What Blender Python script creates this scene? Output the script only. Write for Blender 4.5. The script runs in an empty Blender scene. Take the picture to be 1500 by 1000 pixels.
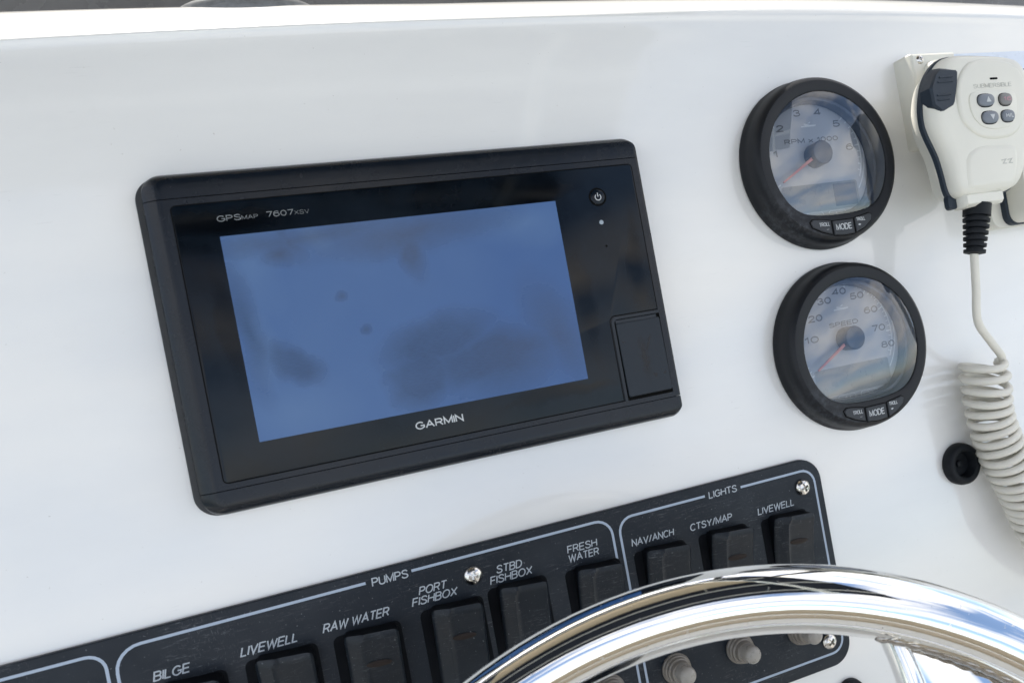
import bpy, bmesh, math, random
from mathutils import Matrix, Vector, noise
random.seed(7)
SC = bpy.context.scene
COL = SC.collection
MM = 0.001

# ------------------------------------------------------------------ dash frame
LEAN = math.radians(28)                 # the dash face leans back from the vertical
sL, cL = math.sin(LEAN), math.cos(LEAN)
# u = right, v = up the dash face, w = out of the dash face
D = Matrix(((1, 0, 0, 0), (0, sL, -cL, 0), (0, cL, sL, 1.25), (0, 0, 0, 1)))

# ------------------------------------------------------------------ camera
Rc = ((0.9251739628, -0.1814179805, 0.333377646),
      (0.1774783441, 0.9832060192, 0.0425130709),
      (-0.3354915437, 0.0198353263, 0.9418343718))
cam_d = bpy.data.cameras.new('camera')
cam = bpy.data.objects.new('camera', cam_d)
COL.objects.link(cam)
M = Matrix(((Rc[0][0], Rc[1][0], Rc[2][0], -0.0383970),
            (Rc[0][1], Rc[1][1], Rc[2][1], -0.0362799),
            (Rc[0][2], Rc[1][2], Rc[2][2], 0.3723380),
            (0, 0, 0, 1)))
cam.matrix_world = D @ M
cam_d.sensor_width = 36
cam_d.lens = 1098.05 / 1500 * 36
cam_d.shift_x = (750 - 896.64) / 1500
cam_d.shift_y = (543.56 - 500) / 1500
cam_d.clip_start = 0.02
cam_d.clip_end = 5000
cam_d.dof.use_dof = True
cam_d.dof.focus_distance = 0.40
cam_d.dof.aperture_fstop = 14
SC.camera = cam

# ------------------------------------------------------------------ light
SUN_EL, SUN_AZ = math.radians(45), math.radians(-8)     # from ahead of the boat (+Y)
world = bpy.data.worlds.new('World')
SC.world = world
world.use_nodes = True
nt = world.node_tree
sky = nt.nodes.new('ShaderNodeTexSky')
sky.sky_type = 'NISHITA'
sky.sun_disc = False
sky.sun_elevation = SUN_EL
sky.sun_rotation = SUN_AZ
sky.air_density = 1.0
sky.dust_density = 1.5
sky.ozone_density = 1.0
# broken fair-weather cloud over the Nishita sky
wtc = nt.nodes.new('ShaderNodeTexCoord')
wmp = nt.nodes.new('ShaderNodeMapping'); wmp.inputs['Scale'].default_value = (1, 1, 2.6); wmp.inputs['Location'].default_value = (.9, .35, .2)
wn = nt.nodes.new('ShaderNodeTexNoise'); wn.inputs['Scale'].default_value = 2.3; wn.inputs['Detail'].default_value = 7; wn.inputs['Roughness'].default_value = .56
wr = nt.nodes.new('ShaderNodeMapRange'); wr.inputs[1].default_value = .40; wr.inputs[2].default_value = .64; wr.inputs[4].default_value = .9
wm = nt.nodes.new('ShaderNodeMix'); wm.data_type = 'RGBA'; wm.inputs[7].default_value = (7.5, 7.0, 6.3, 1)
nt.links.new(wtc.outputs['Generated'], wmp.inputs[0]); nt.links.new(wmp.outputs[0], wn.inputs['Vector'])
nt.links.new(wn.outputs['Fac'], wr.inputs[0]); nt.links.new(wr.outputs[0], wm.inputs[0])
nt.links.new(sky.outputs[0], wm.inputs[6]); nt.links.new(wm.outputs[2], nt.nodes['Background'].inputs[0])
nt.nodes['Background'].inputs[1].default_value = 0.12
sun_d = bpy.data.lights.new('sun', 'SUN')
sun_d.energy = 3.2
sun_d.angle = math.radians(0.5)
sun_d.color = (1.0, 0.95, 0.88)
sun = bpy.data.objects.new('sun', sun_d)
COL.objects.link(sun)
sdir = Vector((math.sin(SUN_AZ) * math.cos(SUN_EL), math.cos(SUN_AZ) * math.cos(SUN_EL), math.sin(SUN_EL)))
sun.rotation_euler = sdir.to_track_quat('Z', 'Y').to_euler()
SC.view_settings.view_transform = 'Standard'
SC.view_settings.look = 'None'
SC.view_settings.exposure = 1.57
SC.view_settings.gamma = 1

# ------------------------------------------------------------------ materials
class NT:
    def __init__(s, name):
        s.m = bpy.data.materials.new(name)
        s.m.use_nodes = True
        s.t = s.m.node_tree
        s.b = s.t.nodes['Principled BSDF']
        s.tc = None
    def n(s, typ, **kw):
        x = s.t.nodes.new(typ)
        for k, v in kw.items():
            if k in ('operation', 'blend_type', 'data_type', 'noise_dimensions', 'interpolation_type', 'feature', 'distance'):
                setattr(x, k, v)
            else:
                x.inputs[k].default_value = v
        return x
    def l(s, a, b):
        s.t.links.new(a, b)
    def co(s):
        if not s.tc:
            s.tc = s.t.nodes.new('ShaderNodeTexCoord')
        return s.tc.outputs['Object']
    def noise(s, scale, detail=4, rough=.55, stretch=None, off=(0, 0, 0), rot=0):
        x = s.n('ShaderNodeTexNoise')
        x.inputs['Scale'].default_value = scale
        x.inputs['Detail'].default_value = detail
        x.inputs['Roughness'].default_value = rough
        mp = s.t.nodes.new('ShaderNodeMapping')
        mp.inputs['Location'].default_value = off
        mp.inputs['Rotation'].default_value = (0, 0, rot)
        if stretch:
            mp.inputs['Scale'].default_value = stretch
        s.l(s.co(), mp.inputs[0])
        s.l(mp.outputs[0], x.inputs['Vector'])
        return x.outputs['Fac']
    def ramp(s, src, a, b, lo=0., hi=1.):
        x = s.n('ShaderNodeMapRange')
        x.inputs[1].default_value = a
        x.inputs[2].default_value = b
        x.inputs[3].default_value = lo
        x.inputs[4].default_value = hi
        s.l(src, x.inputs[0])
        return x.outputs[0]
    def math(s, op, a, b):
        x = s.t.nodes.new('ShaderNodeMath')
        x.operation = op
        for i, v in enumerate((a, b)):
            if isinstance(v, (int, float)):
                x.inputs[i].default_value = v
            else:
                s.l(v, x.inputs[i])
        return x.outputs[0]
    def mix(s, fac, a, b):
        x = s.t.nodes.new('ShaderNodeMix')
        x.data_type = 'RGBA'
        for i, v in ((0, fac), (6, a), (7, b)):
            if isinstance(v, (int, float)):
                x.inputs[i].default_value = v
            elif isinstance(v, tuple):
                x.inputs[i].default_value = (*v, 1) if len(v) == 3 else v
            else:
                s.l(v, x.inputs[i])
        return x.outputs[2]
    def bump(s, src, strength, dist):
        x = s.t.nodes.new('ShaderNodeBump')
        x.inputs['Strength'].default_value = strength
        x.inputs['Distance'].default_value = dist
        s.l(src, x.inputs['Height'])
        s.l(x.outputs[0], s.b.inputs['Normal'])
    def set(s, **kw):
        for k, v in kw.items():
            k = {'base': 'Base Color', 'rough': 'Roughness', 'metal': 'Metallic', 'coat': 'Coat Weight',
                 'coatr': 'Coat Roughness', 'spec': 'Specular IOR Level', 'ior': 'IOR', 'trans': 'Transmission Weight'}[k]
            if isinstance(v, tuple):
                v = (*v, 1)
            if isinstance(v, (int, float, tuple)):
                s.b.inputs[k].default_value = v
            else:
                s.l(v, s.b.inputs[k])
        return s
    def blob(s, cu, cv, ru, rv, ang=0, soft=.35, warp=None):
        """a soft-edged patch at (cu, cv) mm in object space, 1 inside"""
        mp = s.t.nodes.new('ShaderNodeMapping')
        mp.vector_type = 'TEXTURE'
        mp.inputs['Location'].default_value = (cu * MM, cv * MM, 0)
        mp.inputs['Rotation'].default_value = (0, 0, math.radians(ang))
        mp.inputs['Scale'].default_value = (ru * MM, rv * MM, 10)
        s.l(warp if warp else s.co(), mp.inputs[0])
        x = s.t.nodes.new('ShaderNodeVectorMath')
        x.operation = 'LENGTH'
        s.l(mp.outputs[0], x.inputs[0])
        return s.ramp(x.outputs['Value'], 1 + soft, 1 - soft)
    def warp(s, scale, amt):
        x = s.t.nodes.new('ShaderNodeTexNoise')
        x.inputs['Scale'].default_value = scale
        x.inputs['Detail'].default_value = 3
        s.l(s.co(), x.inputs['Vector'])
        a = s.t.nodes.new('ShaderNodeVectorMath'); a.operation = 'SUBTRACT'
        s.l(x.outputs['Color'], a.inputs[0]); a.inputs[1].default_value = (.5, .5, .5)
        b = s.t.nodes.new('ShaderNodeVectorMath'); b.operation = 'SCALE'
        s.l(a.outputs[0], b.inputs[0]); b.inputs['Scale'].default_value = amt
        c = s.t.nodes.new('ShaderNodeVectorMath'); c.operation = 'ADD'
        s.l(s.co(), c.inputs[0]); s.l(b.outputs[0], c.inputs[1])
        return c.outputs[0]

MAT = {}
def plain(name, base, rough=.4, metal=0., coat=0., spec=.5, var=.12, vscale=60, bump=0., bscale=900, rvar=.06):
    s = NT(name)
    f = s.noise(vscale, 5)
    lo = tuple(c * (1 - var) for c in base); hi = tuple(min(1, c * (1 + var)) for c in base)
    s.set(base=s.mix(f, lo, hi), metal=metal, coat=coat, spec=spec, coatr=.08)
    s.set(rough=s.ramp(s.noise(vscale * 2.3, 4, off=(3, 1, 2)), .3, .7, max(0.02, rough - rvar), rough + rvar))
    if bump:
        s.bump(s.noise(bscale, 3), bump, .0002)
    MAT[name] = s.m
    return s

# white gelcoat: glossy, very slightly wavy, a few dirt specks and haze streaks
s = NT('gelcoat')
streak = s.noise(7, 5, .6, stretch=(1, 3.2, 1), rot=.35)
speck = s.ramp(s.noise(620, 2, .5), .755, .775)
c = s.mix(s.ramp(streak, .3, .7), (.75, .745, .725), (.795, .79, .765))
scr = s.math('MULTIPLY', s.ramp(s.noise(60, 2, .5, stretch=(1, 26, 1), rot=-.5, off=(1, 1, 0)), .715, .74), s.ramp(s.noise(10, 2, off=(7, 1, 0)), .5, .6))
grime = s.ramp(s.noise(38, 6, .7, off=(9, 4, 0)), .62, .8)
c = s.mix(s.math('MULTIPLY', scr, .35), c, (.55, .55, .53))
c = s.mix(s.math('MULTIPLY', grime, .10), c, (.5, .47, .40))
c = s.mix(s.math('MULTIPLY', speck, .5), c, (.33, .29, .24))
s.set(base=c, rough=.3, coat=1., coatr=s.ramp(s.noise(5, 3), .3, .7, .03, .06), spec=.5)
s.bump(s.noise(9, 2), .5, .004)
MAT['gelcoat'] = s.m

plain('black_plastic', (.0055, .0085, .0135), .24, spec=.3, var=.2, bump=.15, bscale=2500)
plain('dark_plastic', (.010, .015, .022), .42, spec=.35, var=.2, bump=.15, bscale=2500)
plain('flange_plastic', (.030, .032, .034), .5, spec=.4, var=.2, bump=.1, bscale=2500)
plain('black_rubber', (.006, .008, .011), .6, spec=.25, var=.3, bump=.3, bscale=1500)
plain('groove_black', (.002, .002, .002), .8, spec=.1)
plain('rocker_shade_black', (.002, .003, .005), .7, spec=.12)  # near-black that paints shade beside the rockers and on their sides
plain('print_grey', (.40, .44, .48), .5, var=.08)
plain('print_line', (.36, .43, .53), .45, var=.06)
plain('print_white', (.50, .52, .53), .5, var=.05)
plain('logo_grey', (.25, .27, .28), .4)
s = NT('chrome')
spot = s.ramp(s.noise(420, 2, .5, off=(4, 4, 0)), .70, .73)
smear = s.math('MULTIPLY', s.ramp(s.noise(24, 6, .7), .5, .72), s.ramp(s.noise(300, 3, .6), .3, .7))
s.set(base=s.mix(s.math('MULTIPLY', spot, .5), (.80, .80, .785), (.55, .54, .52)), metal=1, rough=s.math('ADD', s.ramp(smear, 0, 1, .03, .12), s.math('MULTIPLY', spot, .25)))
s.bump(s.noise(14, 3), .12, .003)
MAT['chrome'] = s.m
plain('screw_steel', (.62, .60, .57), .2, metal=1, var=.1, vscale=300)
plain('weld_steel', (.34, .32, .30), .22, metal=1, var=.4, vscale=300)
plain('dark_slot', (.02, .02, .02), .5, metal=.4)
plain('mic_cream', (.70, .685, .61), .42, var=.04, bump=.12, bscale=2200)
plain('mic_emboss', (.44, .44, .40), .45)
plain('mic_rubber', (.022, .032, .046), .5, spec=.3, var=.15)
plain('mic_button', (.16, .18, .21), .4, var=.1)
plain('mic_button_warm', (.19, .185, .18), .4, var=.1)
plain('cord_cream', (.68, .655, .58), .42, var=.07, vscale=120)
plain('pink_print', (.42, .22, .25), .5)
plain('sticker_white', (.66, .72, .82), .3)
plain('sticker_ink', (.09, .12, .20), .5)
s = NT('gauge_housing')
dust = s.math('MULTIPLY', s.blob(-30, -34, 17, 11, -45, .7, s.warp(60, .012)), s.ramp(s.noise(260, 5, .7), .45, .75))
s.set(base=s.mix(s.math('MULTIPLY', dust, .5), (.0045, .006, .009), (.10, .11, .13)), rough=.47, spec=.32)
s.bump(s.noise(1800, 3), .3, .0002)
MAT['gauge_housing'] = s.m
plain('gauge_button', (.034, .038, .044), .5, spec=.3, bump=.1)
plain('gauge_hub', (.10, .14, .20), .35)
plain('gauge_ink', (.19, .205, .23), .6)
plain('gauge_white', (.85, .88, .9), .5)
plain('gauge_wall', (.20, .235, .29), .2, metal=.3)
plain('gauge_lcd', (.30, .33, .36), .3)
plain('needle_red', (.85, .34, .32), .4)
plain('boot_grey', (.20, .18, .155), .32, var=.15, vscale=200)
plain('boot_tip', (.30, .28, .25), .3, var=.12, vscale=200)
plain('amber_lens', (.020, .014, .012), .5, spec=.2, var=.2, vscale=300)
plain('cushion_tan', (.42, .35, .25), .6, bump=.3, bscale=400)
plain('deck_grey', (.52, .51, .48), .65, bump=.4, bscale=600)
plain('sensor_grey', (.28, .33, .38), .25)
plain('compass_grey', (.16, .165, .17), .35, var=.5, vscale=300)
plain('smoked_acrylic', (.17, .165, .16), .25, var=.4, vscale=25)
plain('canvas_navy', (.012, .016, .03), .8, bump=.3)

# dial faces: faded silver print
s = NT('dial_silver')
s.set(base=s.mix(s.noise(40, 4), (.50, .53, .58), (.57, .60, .64)), rough=.45, metal=0.1)
MAT['dial_silver'] = s.m

s = NT('door_plastic')
w = s.warp(220, .006)
sm = s.blob(108.5, -40, 2.0, 9.5, 3, .5, w)
for a in ((111.8, -33, .9, 5, -14, .5, w), (112.5, -49.5, 1.2, 1.1, 0, .4, w), (117.8, -49, .8, .8, 0, .3, w), (99.2, -30.2, .9, .7, 0, .3, w)):
    sm = s.math('MAXIMUM', sm, s.blob(*a))
s.set(base=s.mix(s.math('MULTIPLY', sm, .8), (.011, .017, .025), (.002, .003, .005)), rough=s.ramp(sm, 0, 1, .42, .25), spec=.3)
s.bump(s.noise(2500, 3), .15, .0002)
MAT['door_plastic'] = s.m

# switch plate and rockers: black plastic scuffed with fine grey scratches
def scuffed(name, base, amt, rough):
    s = NT(name)
    a = s.ramp(s.noise(160, 6, .7, stretch=(1, 7, 1), rot=-.3), .56, .74)
    b = s.ramp(s.noise(420, 4, .7, stretch=(9, 1, 1), rot=.5, off=(2, 3, 1)), .60, .72)
    p = s.ramp(s.noise(28, 4, .6, off=(1, 5, 0)), .42, .66)
    d = s.math('MULTIPLY', s.math('MAXIMUM', a, b), p)
    f = s.ramp(s.noise(700, 2), .70, .74)
    d = s.math('MAXIMUM', d, s.math('MULTIPLY', f, .8))
    s.set(base=s.mix(s.math('MULTIPLY', d, amt), base, (.13, .14, .155)), spec=.3,
          rough=s.ramp(s.noise(60, 5), .3, .7, rough - .08, rough + .12))
    s.bump(s.noise(1400, 3), .18, .0002)
    MAT[name] = s.m
scuffed('switch_plate', (.004, .0085, .0155), .9, .40)
scuffed('rocker_black', (.008, .012, .0175), .95, .36)

# display glass with finger film and placed darker patches
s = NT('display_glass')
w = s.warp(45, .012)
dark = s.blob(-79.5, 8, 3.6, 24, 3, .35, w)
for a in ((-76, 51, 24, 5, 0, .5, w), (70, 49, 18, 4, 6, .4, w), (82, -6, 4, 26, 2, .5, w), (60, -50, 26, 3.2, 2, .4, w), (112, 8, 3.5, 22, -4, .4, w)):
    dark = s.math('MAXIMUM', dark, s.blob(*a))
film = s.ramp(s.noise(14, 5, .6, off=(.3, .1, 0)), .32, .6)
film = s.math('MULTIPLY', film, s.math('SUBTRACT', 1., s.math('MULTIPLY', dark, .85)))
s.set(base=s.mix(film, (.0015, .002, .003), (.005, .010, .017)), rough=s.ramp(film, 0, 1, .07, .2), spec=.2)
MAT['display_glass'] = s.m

# switched-off lcd: reflected sky blue and cloud shapes painted in, with finger smears
s = NT('lcd_painted_sky')
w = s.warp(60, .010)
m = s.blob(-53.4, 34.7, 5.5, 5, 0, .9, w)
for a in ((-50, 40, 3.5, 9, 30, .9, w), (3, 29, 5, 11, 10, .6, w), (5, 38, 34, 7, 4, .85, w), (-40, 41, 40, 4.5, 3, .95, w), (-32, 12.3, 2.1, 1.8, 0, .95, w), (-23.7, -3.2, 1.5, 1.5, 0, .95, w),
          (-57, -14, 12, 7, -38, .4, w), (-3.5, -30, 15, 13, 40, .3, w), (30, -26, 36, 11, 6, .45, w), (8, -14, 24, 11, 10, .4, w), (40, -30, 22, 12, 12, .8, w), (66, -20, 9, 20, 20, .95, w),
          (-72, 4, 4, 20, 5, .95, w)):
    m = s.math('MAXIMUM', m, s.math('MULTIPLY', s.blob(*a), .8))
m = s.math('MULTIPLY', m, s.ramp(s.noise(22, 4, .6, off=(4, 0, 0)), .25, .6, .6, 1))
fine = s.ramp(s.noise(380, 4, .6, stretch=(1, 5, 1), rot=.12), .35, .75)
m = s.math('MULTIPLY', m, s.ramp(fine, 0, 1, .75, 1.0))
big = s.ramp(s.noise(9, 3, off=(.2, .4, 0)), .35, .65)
base = s.mix(big, (.036, .100, .262), (.055, .125, .285))  # blue of the mirrored sky put into the base colour
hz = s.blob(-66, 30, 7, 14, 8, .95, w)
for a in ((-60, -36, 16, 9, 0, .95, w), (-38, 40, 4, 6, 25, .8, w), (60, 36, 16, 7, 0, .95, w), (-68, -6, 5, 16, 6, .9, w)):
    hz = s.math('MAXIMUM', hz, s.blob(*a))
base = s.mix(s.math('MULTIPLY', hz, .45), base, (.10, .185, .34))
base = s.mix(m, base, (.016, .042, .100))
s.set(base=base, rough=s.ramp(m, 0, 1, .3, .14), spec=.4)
MAT['lcd_painted_sky'] = s.m

# clear gauge lens: sees through, mirrors by fresnel
s = NT('clear_lens')
tr = s.t.nodes.new('ShaderNodeBsdfTransparent'); tr.inputs[0].default_value = (.93, .95, .97, 1)
gl = s.t.nodes.new('ShaderNodeBsdfGlossy'); gl.inputs['Roughness'].default_value = .03
fr = s.t.nodes.new('ShaderNodeFresnel'); fr.inputs[0].default_value = 1.9
mx = s.t.nodes.new('ShaderNodeMixShader')
s.l(fr.outputs[0], mx.inputs[0]); s.l(tr.outputs[0], mx.inputs[1]); s.l(gl.outputs[0], mx.inputs[2])
s.l(mx.outputs[0], s.t.nodes['Material Output'].inputs[0])
MAT['clear_lens'] = s.m

s = NT('sea_water')
s.set(base=(.02, .05, .06), rough=.12, spec=.5)
s.bump(s.noise(1.5, 5), .8, .3)
MAT['sea_water'] = s.m

# ------------------------------------------------------------------ helpers
def tag(o, label=None, cat=None, group=None, kind=None):
    if label: o['label'] = label
    if cat: o['category'] = cat
    if group: o['group'] = group
    if kind: o['kind'] = kind
    return o

def thing(name, label, cat, u, v, w=0., rz=0., group=None):
    o = bpy.data.objects.new(name, None)
    o.empty_display_size = .01
    COL.objects.link(o)
    o.matrix_world = D @ Matrix.Translation((u * MM, v * MM, w * MM)) @ Matrix.Rotation(rz, 4, 'Z')
    return tag(o, label, cat, group)

def to_obj(name, bm, mat, parent=None, smooth=35, world=None):
    me = bpy.data.meshes.new(name)
    bmesh.ops.recalc_face_normals(bm, faces=bm.faces)
    bm.to_mesh(me); bm.free()
    if smooth:
        for p in me.polygons: p.use_smooth = True
        me.set_sharp_from_angle(angle=math.radians(smooth))
    me.materials.append(MAT[mat])
    o = bpy.data.objects.new(name, me)
    COL.objects.link(o)
    if parent is not None: o.parent = parent
    elif world is not None: o.matrix_world = world
    return o

def ring(bm, pts):
    return [bm.verts.new((p[0] * MM, p[1] * MM, p[2] * MM)) for p in pts]

def loft(bm, rings, cap0=True, cap1=True, closed=True):
    vs = [ring(bm, r) for r in rings]
    n = len(vs[0])
    for a, b in zip(vs[:-1], vs[1:]):
        for i in range(n if closed else n - 1):
            j = (i + 1) % n
            bm.faces.new((a[i], a[j], b[j], b[i]))
    if cap0: bm.faces.new(vs[0][::-1])
    if cap1: bm.faces.new(vs[-1])
    return bm

def rrect(u0, u1, v0, v1, r, n=6):
    if not isinstance(r, (tuple, list)): r = (r,) * 4
    cs = ((u1 - r[0], v1 - r[0], 0, r[0]), (u0 + r[1], v1 - r[1], 90, r[1]), (u0 + r[2], v0 + r[2], 180, r[2]), (u1 - r[3], v0 + r[3], 270, r[3]))
    out = []
    for cu, cv, a0, rr in cs:
        for k in range(n + 1):
            a = math.radians(a0 + 90 * k / n)
            out.append((cu + rr * math.cos(a), cv + rr * math.sin(a)))
    return out

def rstack(bm, u0, u1, v0, v1, r, layers, n=6, **kw):
    """rounded-rectangle solid: layers of (w, inset)"""
    rings = []
    for w, ins in layers:
        rr = [max(.15, q - ins) for q in (r if isinstance(r, (tuple, list)) else (r,) * 4)]
        rings.append([(x, y, w) for x, y in rrect(u0 + ins, u1 - ins, v0 + ins, v1 - ins, rr, n)])
    return loft(bm, rings, **kw)

def inset_poly(pts, d):
    """move each vertex of a counter-clockwise polygon inwards by d"""
    n = len(pts); out = []
    for i in range(n):
        a, b, c = Vector(pts[i - 1]), Vector(pts[i]), Vector(pts[(i + 1) % n])
        e1 = (b - a).normalized(); e2 = (c - b).normalized()
        n1 = Vector((-e1.y, e1.x)); n2 = Vector((-e2.y, e2.x))
        m = (n1 + n2)
        m = m / max(.4, m.length_squared) * 2
        out.append((b.x + m.x * d, b.y + m.y * d))
    return out

def inset2(pts, d):
    cx = sum(p[0] for p in pts) / len(pts); cy = sum(p[1] for p in pts) / len(pts)
    out = []
    for x, y in pts:
        r = math.hypot(x - cx, y - cy)
        out.append((cx + (x - cx) * (1 - d / r), cy + (y - cy) * (1 - d / r)))
    return out

def smooth_poly(pts, it=2):
    for _ in range(it):
        q = []
        for i in range(len(pts)):
            a = pts[i]; b = pts[(i + 1) % len(pts)]
            q.append((a[0] * .75 + b[0] * .25, a[1] * .75 + b[1] * .25))
            q.append((a[0] * .25 + b[0] * .75, a[1] * .25 + b[1] * .75))
        pts = q
    return pts

def pstack(bm, pts, layers, **kw):
    return loft(bm, [[(x, y, w) for x, y in (inset_poly(pts, ins) if ins else pts)] for w, ins in layers], **kw)

def lathe(bm, prof, n=48, c=(0, 0), cap0=True, cap1=True):
    return loft(bm, [[(c[0] + r * math.cos(2 * math.pi * k / n), c[1] + r * math.sin(2 * math.pi * k / n), w) for k in range(n)] for r, w in prof], cap0, cap1)

def tube(bm, pts, rad, n=10, closed=False, caps=True):
    P = [Vector(p) for p in pts]
    N = len(P)
    prev = None; rings = []
    for i in range(N):
        if closed: t = P[(i + 1) % N] - P[i - 1]
        else: t = P[min(i + 1, N - 1)] - P[max(i - 1, 0)]
        t.normalize()
        if prev is None:
            ref = Vector((0, 0, 1)) if abs(t.z) < .9 else Vector((1, 0, 0))
            prev = t.cross(ref).normalized()
        a = (prev - t * prev.dot(t)).normalized(); prev = a
        b = t.cross(a)
        r = rad(i / (N - 1)) if callable(rad) else rad
        rings.append([P[i] + (a * math.cos(2 * math.pi * k / n) + b * math.sin(2 * math.pi * k / n)) * r for k in range(n)])
    if closed:
        vs = [ring(bm, r) for r in rings]
        for i in range(N):
            a, b = vs[i], vs[(i + 1) % N]
            for k in range(n):
                bm.faces.new((a[k], a[(k + 1) % n], b[(k + 1) % n], b[k]))
        return bm
    return loft(bm, rings, caps, caps)

def catmull(pts, per=8):
    P = [Vector(p) for p in pts]
    P = [2 * P[0] - P[1]] + P + [2 * P[-1] - P[-2]]
    out = []
    for i in range(1, len(P) - 2):
        a, b, c, d = P[i - 1:i + 3]
        for k in range(per):
            t = k / per
            out.append(.5 * ((2 * b) + (c - a) * t + (2 * a - 5 * b + 4 * c - d) * t * t + (3 * b - a - 3 * c + d) * t ** 3))
    out.append(P[-2])
    return out

def box(bm, a, b, mat=None):
    return loft(bm, [[(a[0], a[1], w), (b[0], a[1], w), (b[0], b[1], w), (a[0], b[1], w)] for w in (a[2], b[2])])

def strip(bm, pts, width, w, h=.06):
    """flat printed line along a polyline, mitred, one closed ribbon"""
    P = [Vector((p[0], p[1])) for p in pts]
    P = [p for i, p in enumerate(P) if i == 0 or (p - P[i - 1]).length > 1e-5]
    loop = (P[0] - P[-1]).length < 1e-4 and len(P) > 3
    L, Rr = [], []
    N = len(P)
    for i in range(N):
        a = P[i] - P[i - 1] if i > 0 else (P[-1] - P[-2] if loop else P[1] - P[0])
        b = P[i + 1] - P[i] if i < N - 1 else (P[1] - P[0] if loop else P[-1] - P[-2])
        n1 = Vector((-a.y, a.x)).normalized(); n2 = Vector((-b.y, b.x)).normalized()
        m = n1 + n2
        m = m * (2 / max(.35, m.length_squared))
        L.append(P[i] + m * width / 2); Rr.append(P[i] - m * width / 2)
    top = [(bm.verts.new((l.x * MM, l.y * MM, (w + h) * MM)), bm.verts.new((r.x * MM, r.y * MM, (w + h) * MM))) for l, r in zip(L, Rr)]
    bot = [(bm.verts.new((l.x * MM, l.y * MM, w * MM)), bm.verts.new((r.x * MM, r.y * MM, w * MM))) for l, r in zip(L, Rr)]
    for i in range(N - 1):
        bm.faces.new((top[i][0], top[i][1], top[i + 1][1], top[i + 1][0]))
        bm.faces.new((top[i][0], top[i + 1][0], bot[i + 1][0], bot[i][0]))
        bm.faces.new((top[i][1], bot[i][1], bot[i + 1][1], top[i + 1][1]))
    bm.faces.new((top[0][0], bot[0][0], bot[0][1], top[0][1]))
    bm.faces.new((top[-1][0], top[-1][1], bot[-1][1], bot[-1][0]))
    return bm

def _ell(cx, cy, rx, ry, a0, a1, n=16):
    return [(cx + rx * math.cos(math.radians(a0 + (a1 - a0) * k / n)), cy + ry * math.sin(math.radians(a0 + (a1 - a0) * k / n))) for k in range(n + 1)]
def _cr(p, per=5):
    return [(q.x, q.y) for q in catmull([(a, b, 0) for a, b in p], per)]
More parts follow.
